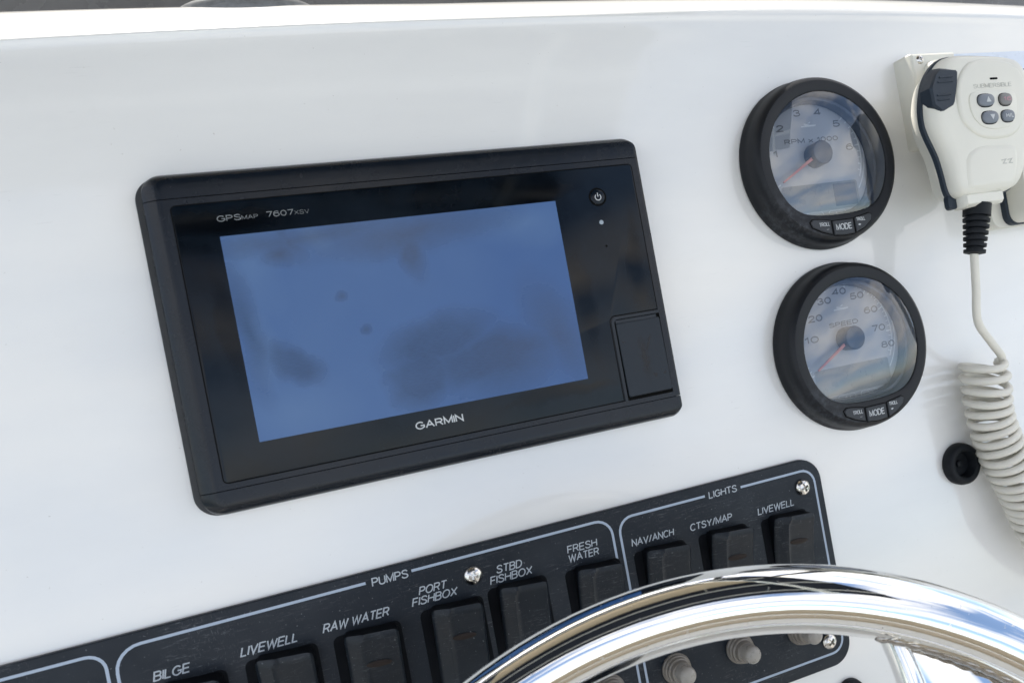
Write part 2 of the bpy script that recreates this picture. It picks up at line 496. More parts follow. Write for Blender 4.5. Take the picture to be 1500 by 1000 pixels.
# single-stroke sans letterforms: width, strokes (cap height 1)
GL = {
 'A': (.74, [[(0, 0), (.37, 1), (.74, 0)], [(.14, .36), (.60, .36)]]),
 'B': (.62, [[(.36, .53), (0, .53), (0, 1), (.34, 1)] + _ell(.36, .765, .22, .235, 85, -90, 9), [(0, .53), (0, 0), (.36, 0)] + _ell(.37, .265, .25, .265, -88, 88, 10)]),
 'C': (.70, [_ell(.38, .5, .38, .5, 42, 318, 22)]),
 'D': (.66, [[(0, 0), (0, 1), (.27, 1)] + _ell(.27, .5, .39, .5, 85, -85, 16) + [(.27, 0), (0, 0)]]),
 'E': (.58, [[(.58, 1), (0, 1), (0, 0), (.58, 0)], [(0, .52), (.53, .52)]]),
 'F': (.54, [[(.54, 1), (0, 1), (0, 0)], [(0, .51), (.48, .51)]]),
 'G': (.74, [_ell(.38, .5, .38, .5, 42, 312, 22) + [(.74, .2), (.74, .47), (.42, .47)]]),
 'H': (.64, [[(0, 0), (0, 1)], [(.64, 0), (.64, 1)], [(0, .53), (.64, .53)]]),
 'I': (.0, [[(0, 0), (0, 1)]]),
 'K': (.62, [[(0, 0), (0, 1)], [(.6, 1), (0, .38)], [(.2, .58), (.62, 0)]]),
 'L': (.50, [[(0, 1), (0, 0), (.50, 0)]]),
 'M': (.74, [[(0, 0), (0, 1), (.37, .12), (.74, 1), (.74, 0)]]),
 'N': (.64, [[(0, 0), (0, 1), (.64, 0), (.64, 1)]]),
 'O': (.78, [_ell(.39, .5, .39, .5, 90, 450, 28)]),
 'P': (.58, [[(0, 0), (0, 1), (.32, 1)] + _ell(.32, .735, .26, .265, 85, -85, 10) + [(.32, .47), (0, .47)]]),
 'R': (.64, [[(0, 0), (0, 1), (.34, 1)] + _ell(.34, .74, .26, .26, 85, -85, 10) + [(.34, .48), (0, .48)], [(.36, .48), (.64, 0)]]),
 'S': (.64, [_cr([(.60, .80), (.50, .95), (.31, 1), (.12, .94), (.04, .77), (.14, .61), (.32, .53), (.52, .43), (.63, .25), (.54, .06), (.32, 0), (.10, .06), (.0, .23)])]),
 'T': (.62, [[(0, 1), (.62, 1)], [(.31, 1), (.31, 0)]]),
 'U': (.62, [[(0, 1), (0, .3)] + _ell(.31, .31, .31, .31, 190, 350, 12) + [(.62, 1)]]),
 'V': (.68, [[(0, 1), (.34, 0), (.68, 1)]]),
 'W': (.98, [[(0, 1), (.24, 0), (.49, .92), (.74, 0), (.98, 1)]]),
 'X': (.64, [[(0, 0), (.64, 1)], [(0, 1), (.64, 0)]]),
 'Y': (.66, [[(0, 1), (.33, .44), (.66, 1)], [(.33, .44), (.33, 0)]]),
 'x': (.52, [[(0, 0), (.52, .72)], [(0, .72), (.52, 0)]]),
 '/': (.34, [[(0, -.03), (.34, 1.03)]]),
 '+': (.60, [[(.3, .2), (.3, .8)], [(0, .5), (.60, .5)]]),
 '-': (.5, [[(0, .45), (.5, .45)]]),
 '0': (.56, [_ell(.28, .5, .28, .5, 90, 450, 24)]),
 '1': (.28, [[(0, .76), (.24, 1), (.24, 0)]]),
 '2': (.56, [_cr([(.02, .74), (.10, .94), (.29, 1), (.50, .90), (.53, .70), (.40, .48), (.15, .24), (.0, .0)]) + [(.56, 0)]]),
 '3': (.56, [_cr([(.02, .80), (.12, .96), (.28, 1), (.47, .92), (.50, .74), (.40, .57), (.22, .53)]), _cr([(.22, .53), (.44, .49), (.55, .30), (.48, .08), (.27, 0), (.08, .06), (.0, .24)])]),
 '4': (.60, [[(.44, 0), (.44, 1), (0, .28), (.60, .28)]]),
 '5': (.56, [[(.50, 1), (.09, 1), (.04, .50)] + _cr([(.04, .50), (.25, .60), (.48, .51), (.56, .31), (.46, .07), (.25, 0), (.06, .07), (.0, .22)])[1:]]),
 '6': (.56, [_ell(.28, .32, .28, .32, 60, 420, 20), _cr([(.52, .84), (.40, .98), (.24, .98), (.08, .82), (.01, .55), (.0, .34)])]),
 '7': (.54, [[(0, 1), (.54, 1), (.20, 0)]]),
 '8': (.56, [_ell(.28, .76, .23, .24, 90, 450, 18), _ell(.28, .27, .28, .27, 90, 450, 20)]),
}
def add_text(bm, st, u0, u1, vb, h, w, shear=0., bold=.0, thick=.06, rot=0.):
    """stroke lettering fitted to the box u0..u1, vb..vb+h"""
    sw = h * (.13 + bold * 2.5)
    gap = .19
    x = 0; segs = []
    for ch in st:
        if ch == ' ':
            x += .36; continue
        wd, sts = GL[ch]
        for q in sts: segs.append([(x + a, b) for a, b in q])
        x += wd + gap
    tot = x - gap
    kx = (u1 - u0 - sw) / tot if tot > 0 else 1
    ky = h - sw
    cu, cv = (u0 + u1) / 2, vb + h / 2
    for i, q in enumerate(segs):
        P = []
        for a, b in q:
            y = b * ky + sw / 2
            dx = u0 + sw / 2 + a * kx + (y - h / 2) * shear - cu; dy = vb + y - cv
            P.append((cu + dx * math.cos(rot) - dy * math.sin(rot), cv + dx * math.sin(rot) + dy * math.cos(rot)))
        strip(bm, P, sw, w + .004 * (i % 5), thick)
    return bm

def text_part(st, mat, parent, *a, **k):
    return to_obj('lettering', add_text(bmesh.new(), st, *a, **k), mat, parent, smooth=0)

# ------------------------------------------------------------------ the dash itself
def crest(u):
    # v of the edge where the dash rolls over into the top ledge
    pts = ((-145, 138.3), (132, 143.2), (428, 135.2))
    s_ = 0
    for i, (a, b) in enumerate(pts):
        t = b
        for j, (c2, _) in enumerate(pts):
            if i != j: t *= (u - c2) / (a - c2)
        s_ += t
    return s_

bm = bmesh.new()
us = [-700, -520, -400, -320] + [-300 + 12 * i for i in range(66)] + [520, 600, 700]
rows = []
for u in us:
    uc = max(-420, min(560, u))
    cv = crest(uc)
    bulge = math.exp(-((u - 215) / 60.) ** 2)
    soft = .5 + .5 * math.tanh((u - 170) / 70)
    r1 = 2.0 + 9 * soft
    r2 = 62 - 20 * soft - 3 * bulge + 30 * max(0, min(1.5, (40 - u) / 190))
    col = []
    for v in (-620, -420, -250, -120, 0, 60, 90, 110, 122):
        col.append((u, v + (cv - 140) * max(0, v) / 140, 0))
    col.append((u, cv - 14, -.1))
    col.append((u, cv - 9, -.55 * (1 - soft)))        # faint hollow below the roll-over
    col.append((u, cv - 4, -.85 * (1 - soft)))
    col.append((u, cv - 1, -.35 * (1 - soft)))
    y, z_ = cv, .2; ang = 0
    col.append((u, y, z_))
    A1 = 36.
    for k in range(1, 7):
        a0, a1_ = math.radians(A1 * (k - 1) / 6), math.radians(A1 * k / 6)
        y += r1 * (math.sin(a1_) - math.sin(a0)); z_ -= r1 * (math.cos(a0) - math.cos(a1_))
        col.append((u, y, z_))
    for k in range(1, 13):
        a0, a1_ = math.radians(A1 + (80 - A1) * (k - 1) / 12), math.radians(A1 + (80 - A1) * k / 12)
        y += r2 * (math.sin(a1_) - math.sin(a0)); z_ -= r2 * (math.cos(a0) - math.cos(a1_))
        col.append((u, y, z_))
    for L in (20, 60, 130, 260, 380):
        col.append((u, y + L * .12 - L * L * .0009, z_ - L))
    rows.append(col)
vs = [ring(bm, c_) for c_ in rows]
for a, b in zip(vs[:-1], vs[1:]):
    for i in range(len(a) - 1):
        bm.faces.new((a[i], b[i], b[i + 1], a[i + 1]))
dash = to_obj('dash_panel', bm, 'gelcoat', smooth=60, world=D)
tag(dash, kind='structure')

# ------------------------------------------------------------------ chartplotter
cp = thing('chartplotter', 'wide black marine chartplotter with a blank blue screen, smudged glass and GARMIN lettering', 'chartplotter', 0, 0)
bm = rstack(bmesh.new(), -106.9, 126, -73.6, 75.2, (7.5, 10, 10, 6.5), [(0, .3), (.5, 0), (4.6, 0), (5.0, .3)], n=10)
to_obj('rear_flange', bm, 'flange_plastic', cp)
bm = rstack(bmesh.new(), -104.4, 125.4, -72.6, 74.4, (7, 10, 10, 6), [(4.9, .3), (5.6, .3)], n=10)
to_obj('gasket', bm, 'groove_black', cp)
# front shell, cut along the two long seams into cover strip / frame / cover strip
def shell():
    U0, U1, V0, V1 = -103.9, 126.2, -73.5, 75.2
    rings = []
    # (w, left, right, bottom, top) insets
    for w, l, r_, b, t in ((5.5, .5, .4, .4, .5), (6.0, 0, 0, 0, 0), (8.0, .1, 0, .1, .1), (9.6, .7, .2, .7, .8), (10.8, 2.4, .5, 1.5, 1.6), (12.2, 5.9, 1.2, 3.0, 3.0), (12.4, 6.4, 1.6, 3.6, 3.6), (12.6, 8.6, 2.6, 5.4, 6.0)):
        rr = [max(1, q - (l + r_) / 2) for q in (7.5, 8.5, 9, 6.5)]
        rings.append([(x, y, w) for x, y in rrect(U0 + l, U1 - r_, V0 + b, V1 - t, rr, 10)])
    return loft(bmesh.new(), rings)
def cut(bm, vlo, vhi):
    for v, sgn in ((vlo, -1), (vhi, 1)):
        if v is None: continue
        res = bmesh.ops.bisect_plane(bm, geom=bm.verts[:] + bm.edges[:] + bm.faces[:], plane_co=(0, v * MM, 0), plane_no=(0, sgn, 0), clear_outer=True)
        ed = [g for g in res['geom_cut'] if isinstance(g, bmesh.types.BMEdge)]
        bmesh.ops.holes_fill(bm, edges=ed)
    return bm
to_obj('cover_strip', cut(shell(), 63.55, None), 'black_plastic', cp, 25)
to_obj('cover_strip', cut(shell(), None, -63.1), 'black_plastic', cp, 25)
to_obj('bezel_frame', cut(shell(), -62.75, 63.2), 'black_plastic', cp, 25)
# glass with a notch for the card door
gx0, gx1, gy0, gy1 = -92.9, 120.5, -59.9, 60.1
def arc(cx, cy, r, a0, a1, n=6):
    return [(cx + r * math.cos(math.radians(a0 + (a1 - a0) * k / n)), cy + r * math.sin(math.radians(a0 + (a1 - a0) * k / n))) for k in range(n + 1)]
glass = arc(gx1 - 2, gy1 - 2, 2, 0, 90) + arc(gx0 + 2, gy1 - 2, 2, 90, 180) + arc(gx0 + 2, gy0 + 2, 2, 180, 270) + [(93.2, gy0)] + arc(93.2 + 3.2, -16.3 - 3.2, 3.2, 180, 90) + [(gx1, -16.3)]
bm = pstack(bmesh.new(), glass, [(12.5, -.35), (12.72, -.35)])
to_obj('glass_gasket', bm, 'groove_black', cp)
bm = pstack(bmesh.new(), glass, [(12.5, .15), (12.85, .15), (12.92, .35)])
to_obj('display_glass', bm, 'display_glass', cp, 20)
bm = rstack(bmesh.new(), -76.3, 76.3, -45.2, 45.2, .3, [(12.6, 0), (12.965, 0)])
to_obj('screen', bm, 'lcd_painted_sky', cp)
# card door in its framed bay
bay_o = arc(94.0 + 3, -17.0 - 3, 3, 180, 90) + [(121.0, -17.0), (121.0, -60.4), (94.0, -60.4)]
bay_o = bay_o[::-1]
bay_i = (arc(95.5 + 2, -18.3 - 2, 2, 180, 90) + [(121.0, -18.3), (121.0, -60.4), (95.5, -60.4)])[::-1]
bm = bmesh.new()
loft(bm, [[(x, y, 12.6) for x, y in bay_o], [(x, y, 12.95) for x, y in bay_o], [(x, y, 12.95) for x, y in bay_i], [(x, y, 12.62) for x, y in bay_i]], False, False)
to_obj('door_surround', bm, 'dark_plastic', cp, 25)
bm = rstack(bmesh.new(), 95.3, 121.0, -60.3, -18.2, .8, [(12.5, 0), (12.68, 0)])
to_obj('door_recess', bm, 'groove_black', cp)
bm = rstack(bmesh.new(), 96.2, 119.4, -21.0, -18.6, .3, [(12.6, 0), (12.85, .2)])
to_obj('door_lip', bm, 'dark_plastic', cp)
door = thing
bm = loft(bmesh.new(), [[(x, y, 12.6) for x, y in rrect(96.2, 120.6, -58.6, -20.4, 1)],
                        [(x, y, 13.0 + (-20.4 - y) * .022) for x, y in rrect(96.2, 120.6, -58.6, -20.4, 1)],
                        [(x, y, 13.3 + (-20.4 - y) * .022) for x, y in rrect(96.6, 120.2, -58.2, -20.8, .8)]])
to_obj('card_door', bm, 'door_plastic', cp, 25)
# power key
bm = lathe(bmesh.new(), [(4.7, 12.7), (4.7, 12.98), (4.2, 13.0), (3.9, 12.95)], 40, (99, 44.9))
to_obj('key_ring', bm, 'groove_black', cp)
bm = lathe(bmesh.new(), [(3.9, 12.7), (3.9, 13.1), (3.5, 13.35), (2.2, 13.5), (.8, 13.55)], 40, (99, 44.9))
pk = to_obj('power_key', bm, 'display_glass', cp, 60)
bm = bmesh.new()
strip(bm, arc(99, 44.7, 1.55, 130, 410, 22), .42, 13.5, .1)
strip(bm, [(99, 44.9), (99, 46.9)], .42, 13.52, .1)
o = to_obj('power_symbol', bm, 'print_white', pk, 0)
bm = lathe(bmesh.new(), [(1.15, 12.8), (1.15, 12.96), (.6, 13.05)], 20, (98.6, 31.9))
to_obj('light_sensor', bm, 'sensor_grey', cp)
bm = lathe(bmesh.new(), [(.6, 12.8), (.6, 12.95)], 14, (99, 19.6))
to_obj('pin_hole', bm, 'groove_black', cp)
# lettering
bm = bmesh.new()
add_text(bm, 'GPS', -76.1, -66.6, 51.6, 2.55, 12.93, bold=-.012)
add_text(bm, 'MAP', -66.3, -59.8, 51.6, 1.75, 12.93, bold=-.02)
add_text(bm, '7607', -56.3, -45.2, 51.5, 2.45, 12.93, bold=-.012)
add_text(bm, 'XSV', -44.8, -38.6, 51.5, 1.8, 12.93, bold=-.025)
to_obj('lettering', bm, 'logo_grey', cp, 0)
bm = add_text(bmesh.new(), 'GARMIN', -10.6, 11.7, -53.6, 3.6, 12.93, bold=.012)
to_obj('lettering', bm, 'print_white', cp, 0)

# ------------------------------------------------------------------ gauges
def gauge(name, label, v0, kind):
    g = thing(name, label, 'gauge', 241.5, v0, group='round gauges on the dash')
    bm = lathe(bmesh.new(), [(49.3, 0), (49.8, .8), (49.8, 2.6), (49.0, 4.2), (48.6, 8), (48.0, 11.5), (47.4, 13.4), (46.4, 15.0), (44.8, 15.9)], 96, cap1=False)
    to_obj('housing', bm, 'gauge_housing', g, 30)
    # front ring between the round rim and the flat-bottomed window
    n = 120
    def win(k, R_=39.0, fl=-32.6, cx=.3, cy=-.4):
        a = 2 * math.pi * k / n
        x, y = math.cos(a), math.sin(a)
        r = R_
        if y < 0:
            q = fl / y
            r = (R_ ** -9 + q ** -9) ** (-1 / 9)
        return cx + r * x, cy + r * y
    rings = [[(44.8 * math.cos(2 * math.pi * k / n), 44.8 * math.sin(2 * math.pi * k / n), 15.9) for k in range(n)]]
    rings.append([(*win(k, 40.6, -34.0), 15.9) for k in range(n)])
    rings.append([(*win(k, 39.4, -32.9), 15.5) for k in range(n)])
    rings.append([(*win(k), 14.8) for k in range(n)])
    to_obj('front_ring', loft(bmesh.new(), rings, False, False), 'gauge_housing', g, 30)
    # inner wall, stepped
    rings = [[(*win(k, 39.0 - d, -32.6 + d), w) for k in range(n)] for w, d in ((14.8, 0), (8, .6), (7.8, 2.2), (2.2, 2.8))]
    to_obj('dial_surround', loft(bmesh.new(), rings, False, False), 'gauge_wall', g, 30)
    rings = [[(*win(k, 37.5, -31.5), w) for k in range(n)] for w in (1.2, 2.0)]
    to_obj('dial_face', loft(bmesh.new(), rings), 'dial_silver', g, 30)
    # domed lens
    rings = []
    for t in (1, .97, .9, .75, .5, .25, .06):
        rings.append([(.3 + (win(k)[0] - .3) * t, -.4 + (win(k)[1] + .4) * t, 15.2 + 4.2 * (1 - t ** 2.4)) for k in range(n)])
    to_obj('lens', loft(bmesh.new(), rings, False, True), 'clear_lens', g, 60)
    dc = (.2, 5.7) if kind == 'rpm' else (-.2, 4.9)
    # scale
    bm = bmesh.new()
    def pol(a, r): return (dc[0] + r * math.cos(math.radians(a)), dc[1] + r * math.sin(math.radians(a)))
    if kind == 'rpm':
        maj = [210 - 33.8 * i for i in range(0, 8)]; rr = 33.2
    else:
        maj = [215 - 27 * i for i in range(0, 10)]; rr = 33.0
    for i in range(len(maj) - 1):
        for j in range(5):
            a = maj[i] + (maj[i + 1] - maj[i]) * j / 5
            L = 3.2 if j == 0 else 1.9
            strip(bm, [pol(a, rr - L), pol(a, rr)], (.8 if j == 0 else .55), 2.05)
    strip(bm, [pol(maj[0] + (maj[-1] - maj[0]) * k / 80, rr + .1) for k in range(81)], .75, 2.1)
    strip(bm, [pol(8 - 60 * k / 30, 35.4) for k in range(24)], .7, 2.1)
    to_obj('tick_marks', bm, 'gauge_white', g, 0)
    bm = bmesh.new()
    if kind == 'rpm':
        for i, a in enumerate((174, 139, 105, 73, 42, 7)):
            x, y = pol(a, 26.4)
            add_text(bm, str(i + 1), x - 2.5 + (0 if i else 1.5), x + 2.5 - (0 if i else .6), y - 2.0, 4.0, 2.1, bold=.02)
        add_text(bm, 'RPM x 1000', -18.3, 19.2, 13.4, 2.9, 2.1, bold=.02)
    else:
        for tx, a, r in (('10', 174, 23.6), ('20', 142, 23.4), ('30', 114, 25.8), ('40', 88, 27.6), ('50', 61, 26.8), ('60', 33, 25.2), ('70', 5, 24.6), ('80', -16, 30.5)):
            x, y = pol(a, r)
            add_text(bm, tx, x - 4.9, x + 4.9, y - 2.0, 4.0, 2.1, bold=.02)
        add_text(bm, 'SPEED', -10.2, 10.6, 12.2, 2.7, 2.1, bold=.02)
    to_obj('numerals', bm, 'gauge_ink', g, 0)
    # little bow-wave emblem
    bm = bmesh.new()
    b0 = 22.6 if kind == 'rpm' else 21.6
    pstack(bm, [(-5.2, b0), (5.0, b0 + .3), (5.3, b0 + 1.1), (1.0, b0 + 1.2), (-2.0, b0 + 2.2), (-3.6, b0 + 2.0), (-2.2, b0 + 1.1), (-5.0, b0 + .8)], [(2.05, 0), (2.2, 0)])
    pstack(bm, [(-.6, b0 + 2.1), (1.9, b0 + 3.2), (1.2, b0 + 2.1)], [(2.05, 0), (2.2, 0)])
    to_obj('emblem', bm, 'gauge_white', g, 0)
    # lcd window with icon cells
    bm = bmesh.new()
    rstack(bm, -26, 27, -27, -11.0, 1.5, [(2.0, 0), (2.3, 0), (2.4, .4)])
    to_obj('lcd_window', bm, 'gauge_lcd', g, 30)
    if kind == 'rpm':
        bm = rstack(bmesh.new(), 9.5, 25.5, -25.5, -12.2, .6, [(2.4, 0), (2.6, 0)])
        to_obj('lcd_panel', bm, 'gauge_hub', g, 30)
    bm = bmesh.new()
    for x in (-6.5, 9.5):
        o_ = rrect(x - 6, x + 6, -31.5, -27.8, 1.4, 4)
        strip(bm, o_ + o_[:1], .35, 2.45)
        strip(bm, [(x - 2.5, -30.4), (x - .6, -29.0), (x + .6, -30.4), (x + 2.5, -29.2)], .4, 2.45)
    to_obj('icon', bm, 'gauge_white', g, 0)
    # hub and needle
    bm = lathe(bmesh.new(), [(6.9, 2.0), (6.9, 10.6), (6.4, 11.3), (5.6, 11.5)], 48, (dc[0], dc[1] - .6))
    to_obj('hub', bm, 'gauge_hub', g, 30)
    bm = bmesh.new()
    tip = (-27.6, -9.4) if kind == 'rpm' else (-27, -10.4)
    d = (Vector(tip) - Vector(dc)).normalized(); pn = Vector((-d.y, d.x))
    a = Vector(dc) + d * 5.5; b = Vector(tip)
    q = [a - pn * .9, b - pn * .5, b + pn * .5, a + pn * .9]
    loft(bm, [[(x.x, x.y, w) for x in q] for w in (7.6, 8.5)])
    to_obj('needle', bm, 'needle_red', g, 0)
    # three keys in the chin of the ring
    def key(outl, txt, boxes):
        bm = pstack(bmesh.new(), inset_poly(outl, -.55), [(15.7, 0), (15.94, 0)])
        k = to_obj('key_well', bm, 'groove_black', g, 0)
        bm = pstack(bmesh.new(), outl, [(15.6, 0), (16.45, 0), (16.8, .45)])
        k = to_obj('key', bm, 'gauge_button', g, 25)
        bm = bmesh.new()
        for t_, (a0, a1, b, h) in zip(txt, boxes):
            add_text(bm, t_, a0, a1, b, h, 16.81, bold=.03 if t_ in '+-' else .0)
        to_obj('lettering', bm, 'print_white', k, 0)
    vb = -43.3
    left = [(-7.4, -35.6), (-14, -34.4), (-18.6, -33.9), (-20.6, -35.2), (-19.6, -38.2), (-13.8, -41.2), (-7.4, -43.2)]
    mode = [(7.9, -36.0), (-5.9, -36.0), (-5.9, -43.8), (1, -44.6), (7.9, -44.2)]
    right = [(9.4, -35.8), (9.4, -43.8), (15, -41.8), (20.6, -38.0), (21.6, -35.0), (20, -34.0)]
    key(left, ('TROLL', '-'), ((-15.4, -8.4, -38.4, 2.2), (-11.0, -9.3, -40.6, .6)))
    key(mode, ('MODE',), ((-4.4, 6.4, -41.6, 3.6),))
    key(right[::1], ('TROLL', '+'), ((10.2, 16.4, -37.8, 2.1), (10.8, 13.0, -41.0, 2.2)))
    return g
gauge('tachometer', 'upper black gauge reading RPM x 1000, above the speed gauge', 52.3, 'rpm')
gauge('speedometer', 'lower black gauge marked SPEED with numbers from 10 to 80', -55.6, 'spd')

# ------------------------------------------------------------------ switch panel
sp = thing('switch_panel', 'long black switch panel with PUMPS and LIGHTS groups of rocker switches below the chartplotter', 'switch panel', 0, 0)
bm = rstack(bmesh.new(), -290, 207.0, -234, -114.0, (13, 13, 13, 13), [(0, 0), (2.6, 0), (3.0, .4)], n=10)
to_obj('plate', bm, 'switch_plate', sp, 25)
bm = bmesh.new()
W3 = 3.0
def border(path): strip(bm, path, 1.25, W3, .08)
border([(132.6, -120.1)] + arc(81.3 + 8, -120.1 - 8, 8, 90, 180) + [(81.3, -218)] + arc(81.3 + 8, -218.5, 8, 180, 270) + [(120, -226.5)] + arc(202.3 - 8, -218.5, 8, 270, 360) + arc(202.3 - 8, -120.3 - 8, 8, 0, 90) + [(155.0, -120.3)])
border([(-45.0, -118.9)] + arc(-146.9 + 10, -119.2 - 10, 10, 90, 180) + [(-146.9, -218)] + arc(-146.9 + 8, -218.5, 8, 180, 270) + arc(77.2 - 8, -218.5, 8, 270, 360) + arc(77.2 - 8.5, -118.6 - 8.5, 8.5, 0, 90) + [(-24.0, -118.7)])
border([(-275, -119.2)] + arc(-150.4 - 7, -119.2 - 7, 7, 90, 0) + [(-150.4, -226)])
to_obj('border_lines', bm, 'print_line', sp, 0)
bm = bmesh.new()
T = lambda st, u0, u1, vb, h, sh: add_text(bm, st, u0, u1, vb, h, W3, shear=sh, bold=.004)
T('PUMPS', -42.3, -25.6, -121.4, 4.1, .06)
T('LIGHTS', 135.0, 152.6, -122.1, 3.9, .08)
T('BILGE', -134.6, -120.6, -136.6, 4.2, .22)
T('LIVEWELL', -100.6, -76.9, -136.5, 4.2, .32)
T('RAW WATER', -66.3, -37.0, -136.3, 4.2, .32)
T('PORT', -22.3, -9.2, -131.1, 4.0, .3); T('FISHBOX', -26.3, -5.0, -135.6, 4.0, .3)
T('STBD', 15.2, 28.2, -130.9, 4.0, .2); T('FISHBOX', 11.3, 32.6, -135.5, 4.0, .2)
T('FRESH', 52.0, 68.2, -130.6, 3.9, .12); T('WATER', 51.8, 68.4, -135.2, 3.9, .12)
T('NAV/ANCH', 86.6, 111.1, -136.1, 3.8, .15)
T('CTSY/MAP', 120.8, 146.6, -136.6, 3.9, .14)
T('LIVEWELL', 162.8, 186.8, -138.1, 3.9, .14)
to_obj('lettering', bm, 'print_grey', sp, 0)

def rocker(u, v, dark_lens):
    """one rocker: flat black base painting shade at its left, curved paddle with its top end standing out, lens"""
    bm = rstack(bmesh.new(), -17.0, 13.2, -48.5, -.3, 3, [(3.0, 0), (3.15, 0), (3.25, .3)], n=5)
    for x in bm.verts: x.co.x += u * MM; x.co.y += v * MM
    shade_base = to_obj('rocker_shade_base', bm, 'rocker_shade_black', sp, 30)  # reaches out to the left, where its black stands in for shade
    bm = bmesh.new()
    nu, nv = 25, 24
    rot = math.radians(-4.5)
    grid = []
    for j in range(nv + 1):
        t = j / nv
        y = -.0 - 46.0 * t
        h = 14.6 - 7.6 * t - 2.6 * math.sin(math.pi * t)          # outline of the paddle seen from the side
        row = []
        for i in range(nu + 1):
            s_ = i / nu
            x = -12.0 + 23.6 * s_
            cx = -5.6 - 1.6 * (abs(t - .45) * 2) ** 2 + (3.2 * max(0, .12 - t) / .12)        # curved ridge
            if x < cx:
                dz = -2.9 * ((cx - x) / (cx + 12.4)) ** 1.1 + .0
            else:
                dz = .8 - 1.0 * min(1, (x - cx) / 1.8) + .7 * (x - cx) / 17
            ex = min(s_, 1 - s_) * 23.6; ey = min(t * 46, (1 - t) * 46)
            dz -= 1.3 * max(0, 1 - ex / 1.2) ** 2 + 1.0 * max(0, 1 - ey / .95) ** 2
            row.append((x, y, h + dz))
        grid.append(row)
    def tr(p):
        x, y, z_ = p
        return (u + x * math.cos(rot) - y * math.sin(rot) * .35, v + x * math.sin(rot) + y, z_)
    # round the corners of the outline in plan
    for j, row in enumerate(grid):
        for i, p in enumerate(row):
            x, y, z_ = p
            for (cx_, sx) in ((-12.0, 1), (11.6, -1)):
                for (cy_, sy) in ((0, -1), (-46, 1)):
                    R_ = 2.6
                    dx = (x - cx_) * sx; dy = (y - cy_) * sy
                    if dx < R_ and dy < R_:
                        q = Vector((R_ - dx, R_ - dy)); m_ = max(q.x, q.y)
                        if q.length > 1e-6:
                            q = q.normalized() * m_
                            x = cx_ + sx * (R_ - q.x); y = cy_ + sy * (R_ - q.y)
            row[i] = tr((x, y, z_))
    vs = [[bm.verts.new((a * MM, b * MM, c_ * MM)) for a, b, c_ in row] for row in grid]
    for j in range(nv):
        for i in range(nu):
            bm.faces.new((vs[j][i], vs[j][i + 1], vs[j + 1][i + 1], vs[j + 1][i]))
    edge = [vs[0][i] for i in range(nu + 1)] + [vs[j][nu] for j in range(1, nv + 1)] + [vs[nv][i] for i in range(nu - 1, -1, -1)] + [vs[j][0] for j in range(nv - 1, 0, -1)]
    bs = bmesh.new()
    hi = [bs.verts.new((x.co.x, x.co.y, x.co.z - .00002)) for x in edge]
    low = [bs.verts.new((x.co.x, x.co.y, 3.2 * MM)) for x in edge]
    for k in range(len(edge)):
        k2 = (k + 1) % len(edge)
        bs.faces.new((hi[k], low[k], low[k2], hi[k2]))
    pad = to_obj('rocker_switch', bm, 'rocker_black', sp, 38)
    to_obj('rocker_skirt', bs, 'rocker_shade_black', pad, 38)  # paddle sides, blacker than the paddle to paint in their shade
    if dark_lens:
        bm = bmesh.new()
        t = 15.2 / 46
        h = 14.6 - 7.6 * t - 2.6 * math.sin(math.pi * t)
        rings = []
        for w_, sc in ((-1.0, 1), (.32, 1), (.55, .8), (.62, .3)):
            rg = []
            for k in range(24):
                a = 2 * math.pi * k / 24
                x, y = 1.2 + 5.6 * sc * math.cos(a), -15.2 + 1.6 * sc * math.sin(a) + .0
                q = tr((x, y, 0))
                tt = -y / 46
                hh = 14.6 - 7.6 * tt - 2.6 * math.sin(math.pi * tt)
                rg.append((q[0], q[1], hh + w_ - .2 + .7 * (x + 5.6) / 17))
            rings.append(rg)
        to_obj('indicator_lens', loft(bm, rings), 'amber_lens', pad, 40)
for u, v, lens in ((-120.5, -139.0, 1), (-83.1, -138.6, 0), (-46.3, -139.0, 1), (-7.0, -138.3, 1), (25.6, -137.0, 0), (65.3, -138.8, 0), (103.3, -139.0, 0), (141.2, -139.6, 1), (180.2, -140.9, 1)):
    rocker(u, v, lens)

